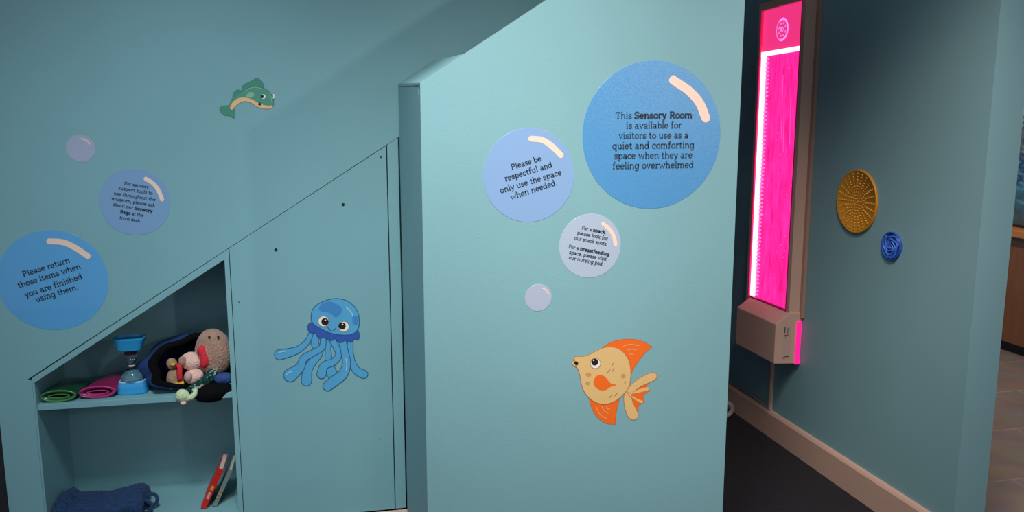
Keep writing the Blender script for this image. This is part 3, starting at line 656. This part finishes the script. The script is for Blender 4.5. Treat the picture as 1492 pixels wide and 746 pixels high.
obj('glass_bulbs', lathe(bmesh.new(), [(r, ZS+h) for r, h in gp], (tx, ty, 0), 32), glass, st, smooth=True)
obj('sand', lathe(bmesh.new(), [(0, ZS+.0665), (.007, ZS+.0655), (.0165, ZS+.058), (.0275, ZS+.048), (.0295, ZS+.0395), (0, ZS+.0393)], (tx, ty, 0), 32), mat('pale_blue_sand', (.20, .42, .50), .9, bump=.4, bscale=300), st, smooth=True)
obj('neck_ring', lathe(bmesh.new(), [(.008, ZS+.081), (.0095, ZS+.082), (.0095, ZS+.086), (.008, ZS+.087)], (tx, ty, 0), 24), mat('clear_neck', (.5, .5, .48), .3), st, smooth=True)
obj('upper_sand', lathe(bmesh.new(), [(0, ZS+.120), (.0145, ZS+.1205), (.0162, ZS+.125), (.0165, ZS+.1325), (0, ZS+.1328)], (tx, ty, 0), 24), mat('dull_red_insert', (.10, .015, .02), .6), st, smooth=True)

# soft open bag lying with its mouth to the front
NAVY = mat('navy_cloth', (.015, .055, .20), .8, bump=.5, bscale=120); LINING = mat('black_lining', (.004, .0035, .0045), .95, bump=.3, spec=.1)
bc = Vector((-.435, 2.665, ZS)); bg = thing('cloth_bag', 'open navy cloth bag with black lining, holding soft puppets at right of shelf', 'bag', (bc.x, bc.y, ZS))
def bagsurf(scale, off=0):
    bm = bmesh.new(); seg = 56; rings = []
    ax = Vector((.42, -1, .34)).normalized(); U_ = Vector((0, 0, 1)).cross(ax).normalized(); V_ = ax.cross(U_)
    prof = [(-.118, .05), (-.112, .088), (-.085, .110), (-.045, .116), (0, .112), (.04, .106), (.062, .103), (.070, .100)]
    o = Vector((-.463, 2.640, ZS+.050))
    for h, r in prof:
        ring = []
        for k in range(seg):
            a = 2*PI*k/seg; fold = 1 + .05*math.sin(a*5+h*20) + .03*math.sin(a*9+1)
            p = o + ax*(h+off) + U_*math.cos(a)*r*1.24*scale*fold + V_*math.sin(a)*r*(.92 if math.sin(a) > 0 else .62)*scale*fold
            p.z = max(p.z, ZS+.001+off*.3+(1-scale)*.03); p.y = min(p.y, YB-.004); p.x = min(p.x, OX1-.005-(1-scale)*.06); 
            ring.append(bm.verts.new(p))
        rings.append(ring)
    for A_, C_ in zip(rings, rings[1:]):
        for k in range(seg): bm.faces.new((A_[k], A_[(k+1) % seg], C_[(k+1) % seg], C_[k]))
    return bm, rings
bm, rg = bagsurf(1.0); bm.faces.new(rg[0]); obj('outer_cloth', bm, NAVY, bg, smooth=True)
bm, rg2 = bagsurf(.93, -.001); rimpts = [v.co.copy() for v in rg2[-1]]; bm.faces.new(rg2[0]); obj('lining', bm, LINING, bg, smooth=True)
hem = bmesh.new(); hr = []
for sc_, of in ((1.03, -.014), (1.06, -.002), (1.03, .006), (.92, .007), (.84, .002), (.84, -.012)):
    bm, q_ = bagsurf(sc_, of); hr.append([hem.verts.new(v.co + Vector((0, 0, .001))) for v in q_[-1]]); bm.free()
for A_, C_ in zip(hr, hr[1:]):
    for k in range(len(A_)): hem.faces.new((A_[k], A_[(k+1) % len(A_)], C_[(k+1) % len(A_)], C_[k]))
obj('mouth_hem', hem, LINING, bg, smooth=True)

def P3(px, py, y): return at(px, py, 1, y)
FLESH = mat('pink_plush', (.85, .50, .42), .9, bump=.6, bscale=160, var=.15, vscale=60, sheen=.3); TAN = mat('tan_plush', (.44, .25, .16), .9, bump=.6, bscale=160, var=.2, vscale=50, sheen=.3)
REDP = mat('red_felt', (.75, .02, .035), .8, bump=.4, bscale=150); YEL = mat('mustard_felt', (.75, .38, .03), .8, bump=.4); LIME = mat('pale_lime_plush', (.62, .72, .40), .9, bump=.5, bscale=150, sheen=.3)
BRN = mat('brown_plush', (.42, .23, .16), .95, bump=.8, bscale=140, var=.15, vscale=40, sheen=.3); EYE = mat('black_bead', (.004, .004, .004), .2)
# brown round plush head behind
p = P3(322, 513, 2.590)
bp = thing('plush_toy', 'round brown plush toy with tiny dark eyes, half behind the cupboard edge', 'plush toy', (p.x, p.y, p.z-.07))
p.x = min(p.x, OX1-.057)
obj('head', blob(p, (.056, .045, .075), amp=.05, freq=14), BRN, bp, smooth=True)
for ex, ey_ in ((305, 491), (318, 491)):
    q = P3(ex, ey_, 2.556); obj('eye', blob(q, (.0035, .003, .0045), amp=0, sub=2), EYE, bp, smooth=True)
obj('side_flap', blob(P3(327, 551, 2.548), (.030, .018, .019), amp=.1, freq=20, seed=4), NAVY, bg, smooth=True)
obj('front_flap', blob(P3(309, 572, 2.538), (.056, .034, .029), rotm(-8, 'Y'), amp=.22, freq=20, seed=8), LINING, bg, smooth=True)
# pink puppet with red comb
p = P3(279, 526, 2.575)
pk = thing('finger_puppet', 'pink plush puppet with a curved red comb, uppermost in the bag mouth', 'puppet', (p.x, p.y, p.z-.05), 'soft puppets in the cloth bag')
obj('head', blob(p, (.034, .026, .029), amp=.08, freq=22), FLESH, pk, smooth=True)
q = P3(282, 548, 2.565); obj('body', blob(q, (.030, .024, .025), rotm(-20, 'Y'), amp=.12, freq=22, seed=3), FLESH, pk, smooth=True)
bm = bmesh.new(); pts = [P3(x, y, 2.556) for x, y in ((290, 506), (293, 508), (296, 514), (299, 521), (299, 529), (295, 535))]; tube(bm, pts, [.009, .0145, .0125, .0155, .0145, .008], 12); obj('comb', bm, REDP, pk, smooth=True)
q = P3(274, 549, 2.537); obj('snout', blob(q, (.011, .009, .014), rotm(20, 'Y'), amp=.1, sub=3), mat('light_pink_felt', (.55, .33, .30), .8), pk, smooth=True)
q = P3(266, 526, 2.556); obj('ear', blob(q, (.012, .008, .015), amp=.1, sub=3), TAN, pk, smooth=True)
# tan puppet with red scarf and mustard feet
p = P3(251, 541, 2.585)
tn = thing('finger_puppet', 'tan plush puppet with red scarf and mustard fringe, leftmost in the bag mouth', 'puppet', (p.x, p.y, p.z-.05), 'soft puppets in the cloth bag')
obj('head', blob(P3(250, 530, 2.585), (.016, .015, .018), amp=.12, freq=25), TAN, tn, smooth=True)
obj('body', blob(P3(255, 552, 2.58), (.024, .018, .030), rotm(-20, 'Y'), amp=.12, freq=22, seed=5), TAN, tn, smooth=True)
bm = bmesh.new(); tube(bm, [P3(x, y, 2.553) for x, y in ((259, 530), (262, 536), (261, 543), (263, 550), (261, 555))], [.006, .008, .0085, .008, .005], 10); obj('scarf', bm, REDP, tn, smooth=True)
bm = bmesh.new()
for k in range(9):
    a = P3(250+k*2.0, 560-k*.5, 2.556); b_ = P3(248+k*2.3, 567-k*.6, 2.545); tube(bm, [a, (a+b_)/2+Vector((.001, 0, .001)), b_], [.004, .0035, .0015], 6)
obj('fringe', bm, YEL, tn, smooth=True)
obj('beak', blob(P3(252, 531, 2.567), (.009, .008, .005), amp=.05, sub=2), YEL, tn, smooth=True)
# dark green sequinned puppet
SEQ = mat('green_black_sequins', (.015, .09, .08), .2, metal=.6, bump=1, bscale=200, var=.8, vscale=120); SEQ2 = mat('pale_teal_sequins', (.45, .65, .62), .2, metal=.4)
p = P3(300, 550, 2.545)
sq = thing('finger_puppet', 'dark green sequinned puppet trailing along the front of the bag', 'puppet', (p.x, p.y, p.z-.04), 'soft puppets in the cloth bag')
bm = bmesh.new(); pts = [P3(*q) for q in ((307, 531, 2.575), (309, 541, 2.562), (306, 550, 2.552), (298, 556, 2.545), (287, 562, 2.540), (277, 568, 2.535), (269, 572, 2.532))]
tube(bm, pts, [.010, .015, .016, .0145, .013, .011, .007], 14)
for v_ in bm.verts: v_.co += Vector((noise.noise(v_.co*90), noise.noise(v_.co*90+Vector((5, 0, 0))), noise.noise(v_.co*90+Vector((0, 7, 0)))))*.006
obj('body', bm, SEQ, sq, smooth=True)
bm = bmesh.new()
for k in range(34):
    i = random.randrange(len(pts)-2); u = random.random(); c_ = pts[i].lerp(pts[i+1], u)
    ang = random.uniform(0, 2*PI); q = c_ + Vector((.011*math.cos(ang), -.0125, .011*math.sin(ang)))
    bmesh.ops.create_icosphere(bm, subdivisions=1, radius=random.uniform(.0018, .0038), matrix=Matrix.Translation(q))
obj('sequins', bm, SEQ2, sq)
bm = bmesh.new(); tube(bm, [P3(*q) for q in ((323, 526, 2.56), (318, 532, 2.555), (315, 540, 2.552), (311, 549, 2.548))], .0032, 6); tube(bm, [P3(*q) for q in ((296, 560, 2.53), (290, 565, 2.527), (284, 566, 2.526), (280, 571, 2.525))], .0042, 6)
obj('braid_cord', bm, mat('tan_braid', (.30, .26, .18), .7), sq, smooth=True)
# pale lime puppet hanging over the shelf edge
p = P3(268, 577, 2.507)
lm = thing('finger_puppet', 'pale lime green puppet with a pink tip, drooping over the shelf edge', 'puppet', (p.x, p.y, p.z-.03), 'soft puppets in the cloth bag')
obj('body', blob(P3(266, 577, 2.508), (.020, .016, .020), amp=.14, freq=30, seed=2), LIME, lm, smooth=True)
bm = bmesh.new(); tube(bm, [P3(*q) for q in ((272, 581, 2.505), (279, 579, 2.505), (284, 574, 2.507), (285, 569, 2.512), (281, 568, 2.52))], [.009, .009, .008, .007, .004], 10); obj('tail', bm, LIME, lm, smooth=True)
obj('nose', blob(P3(267, 587, 2.500), (.009, .008, .006), amp=.08, sub=3), FLESH, lm, smooth=True)

# ================================================================= THINGS ON THE LOWER SHELF
KN = mat('blue_knit_yarn', (.006, .042, .13), .9, bump=.6, bscale=300, sheen=.08, var=.25, vscale=60)
kb = thing('knitted_blanket', 'crumpled dark blue knitted blanket on the lower shelf', 'blanket', (-.63, 2.62, ZB))
def ktop(x):      # height profile along x
    pts = ((-.80, .085), (-.775, .105), (-.755, .070), (-.69, .066), (-.65, .060), (-.60, .076), (-.56, .092), (-.535, .090), (-.52, .05))
    for (a, za), (b_, zb) in zip(pts, pts[1:]):
        if a <= x <= b_: t = (x-a)/(b_-a); t = t*t*(3-2*t); return za+(zb-za)*t
    return .04
bx0, bx1 = at(84, 740, 1, 2.58).x, at(208, 740, 1, 2.58).x
bm = bmesh.new()
for r in range(9):
    v_ = r/8; ys = 2.535+v_*.13; hh = math.sin((.22+.50*v_)*PI)**.7
    for layer in range(1 if r > 1 else 4):
        pts = []
        for k in range(150):
            x = bx0+(bx1-bx0)*k/149; z = ZB+.012+(ktop(-.80+.277*k/149)*.62*hh-.012)*(1-layer*.26)
            pts.append((x, ys+.004*math.sin(k*.9+r*2), max(ZB+.011, z)+.0035*math.sin(k*.9*1.0+r+layer*2)))
        tube(bm, pts, .0105, 8)
obj('knit_rows', bm, KN, kb, smooth=True)
for x, z, y, R_ in ((bx1+.022, .030, 2.60, .018), (bx1+.010, .022, 2.57, .018), (bx0+.012, .056, 2.60, .011), (bx0+.035, .052, 2.61, .010)):
    obj('yarn_loop', tube(bmesh.new(), [(x+R_*math.cos(a), y+.3*R_*math.sin(a), ZB+z+R_*math.sin(a)) for a in [2*PI*k/24 for k in range(24)]], .0055, 8, closed=True), KN, kb, smooth=True)

def book(label, foot, lean, hgt, th, dep, mc, spine_bands):
    """a book whose spine faces the front, leaning to the right by `lean` degrees"""
    t = thing('picture_book', label, 'book', foot, 'books leaning on the lower shelf')
    a = math.radians(lean); u = Vector((math.sin(a), 0, math.cos(a))); w_ = Vector((math.cos(a), 0, -math.sin(a))); f = Vector(foot)
    M = Matrix(((w_.x, 0, u.x), (0, 1, 0), (w_.z, 0, u.z)))
    def lb(x0, x1, y0, y1, z0, z1):
        bm = B(x0, x1, y0, y1, z0, z1)
        for v_ in bm.verts: v_.co = f + M @ v_.co
        return bm
    bm = bmesh.new()
    for a_ in ((0, .002, 0, dep, 0, hgt), (th-.002, th, 0, dep, 0, hgt), (.002, th-.002, 0, .002, 0, hgt)): box(bm, *a_)
    for v_ in bm.verts: v_.co = f + M @ v_.co
    cv = obj('cover', bm, mc, t)
    obj('pages', lb(.0022, th-.0022, .0022, dep-.004, .003, hgt-.003), mat('paper', (.55, .50, .42), .9), t)
    for (z0, z1, x0, x1, m, nm) in spine_bands: obj(nm, lb(th*x0, th*x1, -.0004, .0006, z0*hgt, z1*hgt), m, cv)
REDB = mat('red_book_cover', (.62, .015, .010), .4); GRB = mat('grey_green_book_cover', (.17, .23, .22), .5); YM = mat('yellow_print', (.75, .40, .04), .5); WM = mat('cream_print', (.60, .50, .42), .5); GM = mat('green_print', (.06, .20, .08), .5); OM = mat('orange_print', (.55, .13, .05), .5)
def spine(y, pts): return [at(px, py, 1, y) for px, py in pts]
a_, b_ = at(319, 682, 1, 2.56), at(290, 746, 1, 2.56)
lean = math.degrees(math.atan2(a_.x-b_.x, a_.z-b_.z)); ln = math.radians(lean)
def foot_for(pxtop, y, z0, lean_):       # foot point so that the spine runs through the pixel
    q = at(*pxtop, 1, y); k = (q.z-z0)/math.cos(lean_); return (q.x-math.sin(lean_)*k, y, z0), k
th1 = .017
f1, h1 = foot_for((318, 682), 2.56, ZB+.0005+th1*math.sin(ln), ln)
book('red picture book with yellow and white spine print, leaning left of the grey-green one', f1, lean, h1, th1, .13, REDB,
     [(.86, .89, .25, .8, mat('dark_print', (.10, .03, .01), .5), 'spine_mark')] +
     [(.46+.028*i, .48+.028*i, .22, .80-.08*(i % 2), YM, 'spine_letter') for i in range(4)] + [(.24+.035*i, .262+.035*i, .25, .78-.1*(i % 2), WM, 'spine_letter') for i in range(5)])
f2, h2 = foot_for((333, 684), 2.57, ZB+.0005+.011*math.sin(ln), ln*.98)
book('grey-green picture book leaning on the cupboard side, right of the red one', f2, lean*.98, h2, .0125, .13, GRB,
     [(.90, .93, .1, .9, OM, 'spine_mark')] +
     [(.20+.03*i, .218+.03*i, .2, .8, (GM, YM, OM)[i % 3], 'spine_letter') for i in range(9)])

# ================================================================= OUTER ROOM AT THE RIGHT
WOOD = mat('warm_brown_wood', (.22, .085, .035), .45, bump=.05)
nt = WOOD.node_tree; b = nt.nodes['Principled BSDF']; tc = nt.nodes.new('ShaderNodeTexCoord'); mp = nt.nodes.new('ShaderNodeMapping'); mp.inputs['Scale'].default_value = (8, 8, 1)
wv = nt.nodes.new('ShaderNodeTexNoise'); wv.inputs['Scale'].default_value = 4; wv.inputs['Detail'].default_value = 6; cr = nt.nodes.new('ShaderNodeValToRGB')
cr.color_ramp.elements[0].color = (.17, .060, .022, 1); cr.color_ramp.elements[1].color = (.28, .11, .045, 1)
nt.links.new(tc.outputs['Object'], mp.inputs['Vector']); nt.links.new(mp.outputs['Vector'], wv.inputs['Vector']); nt.links.new(wv.outputs['Fac'], cr.inputs['Fac']); nt.links.new(cr.outputs['Color'], b.inputs['Base Color'])
ct = thing('display_counter', 'brown wooden counter with an orange edge, beyond the end of the nook wall', 'counter', (4.2, 4.2, 0))
obj('body', B(3.962, 4.61, 3.0, 5.8, .06, .70), WOOD, ct, bevel=.003)
obj('toe_kick', B(4.02, 4.61, 3.02, 5.78, .0005, .06), BLACK, ct)
obj('worktop', B(3.945, 4.615, 2.98, 5.82, .7005, .742), mat('orange_varnished_edge', (.52, .20, .045), .35), ct, bevel=.004)
obj('dark_rail', B(3.956, 3.962, 3.0, 5.8, .655, .70), mat('dark_brown_rail', (.07, .035, .02), .5), ct)  # dark brown strip under the worktop's front edge
aq = thing('underwater_mural', 'blue and white underwater picture panel standing on the wooden counter', 'mural', (4.1, 4.2, .743))
mu = mat('underwater_print', (.05, .2, .35), .35)
nt = mu.node_tree; b = nt.nodes['Principled BSDF']; tc = nt.nodes.new('ShaderNodeTexCoord'); sp = nt.nodes.new('ShaderNodeSeparateXYZ')
n1 = nt.nodes.new('ShaderNodeTexNoise'); n1.inputs['Scale'].default_value = 6; n1.inputs['Detail'].default_value = 5; n1.inputs['Distortion'].default_value = 1.5
mp = nt.nodes.new('ShaderNodeMapping'); mp.inputs['Scale'].default_value = (1, 1, 2.2)
ma = nt.nodes.new('ShaderNodeMath'); ma.operation = 'MULTIPLY_ADD'; ma.inputs[1].default_value = .95; ma.inputs[2].default_value = -.28
ad = nt.nodes.new('ShaderNodeMath'); ad.operation = 'ADD'
cr = nt.nodes.new('ShaderNodeValToRGB'); e = cr.color_ramp.elements
e[0].position = .25; e[0].color = (.05, .09, .10, 1); e[1].position = .95; e[1].color = (.55, .68, .55, 1)
for pos, col in ((.40, (.03, .17, .30)), (.48, (.09, .33, .50)), (.56, (.008, .05, .17)), (.66, (.02, .09, .20)), (.74, (.12, .16, .20)), (.82, (.20, .34, .32))):
    q = e.new(pos); q.color = (*col, 1)
nt.links.new(tc.outputs['Object'], mp.inputs['Vector']); nt.links.new(mp.outputs['Vector'], n1.inputs['Vector']); nt.links.new(tc.outputs['Object'], sp.inputs['Vector'])
nt.links.new(sp.outputs['Z'], ma.inputs[0]); nt.links.new(ma.outputs[0], ad.inputs[0]); nt.links.new(n1.outputs['Fac'], ad.inputs[1]); nt.links.new(ad.outputs[0], cr.inputs['Fac']); nt.links.new(cr.outputs['Color'], b.inputs['Base Color'])
obj('picture', B(4.10, 4.12, 3.05, 5.75, .7435, 1.60), mu, aq)
obj('frame_rail', B(4.094, 4.10, 3.05, 5.75, .7430, .757), BLACK, aq)
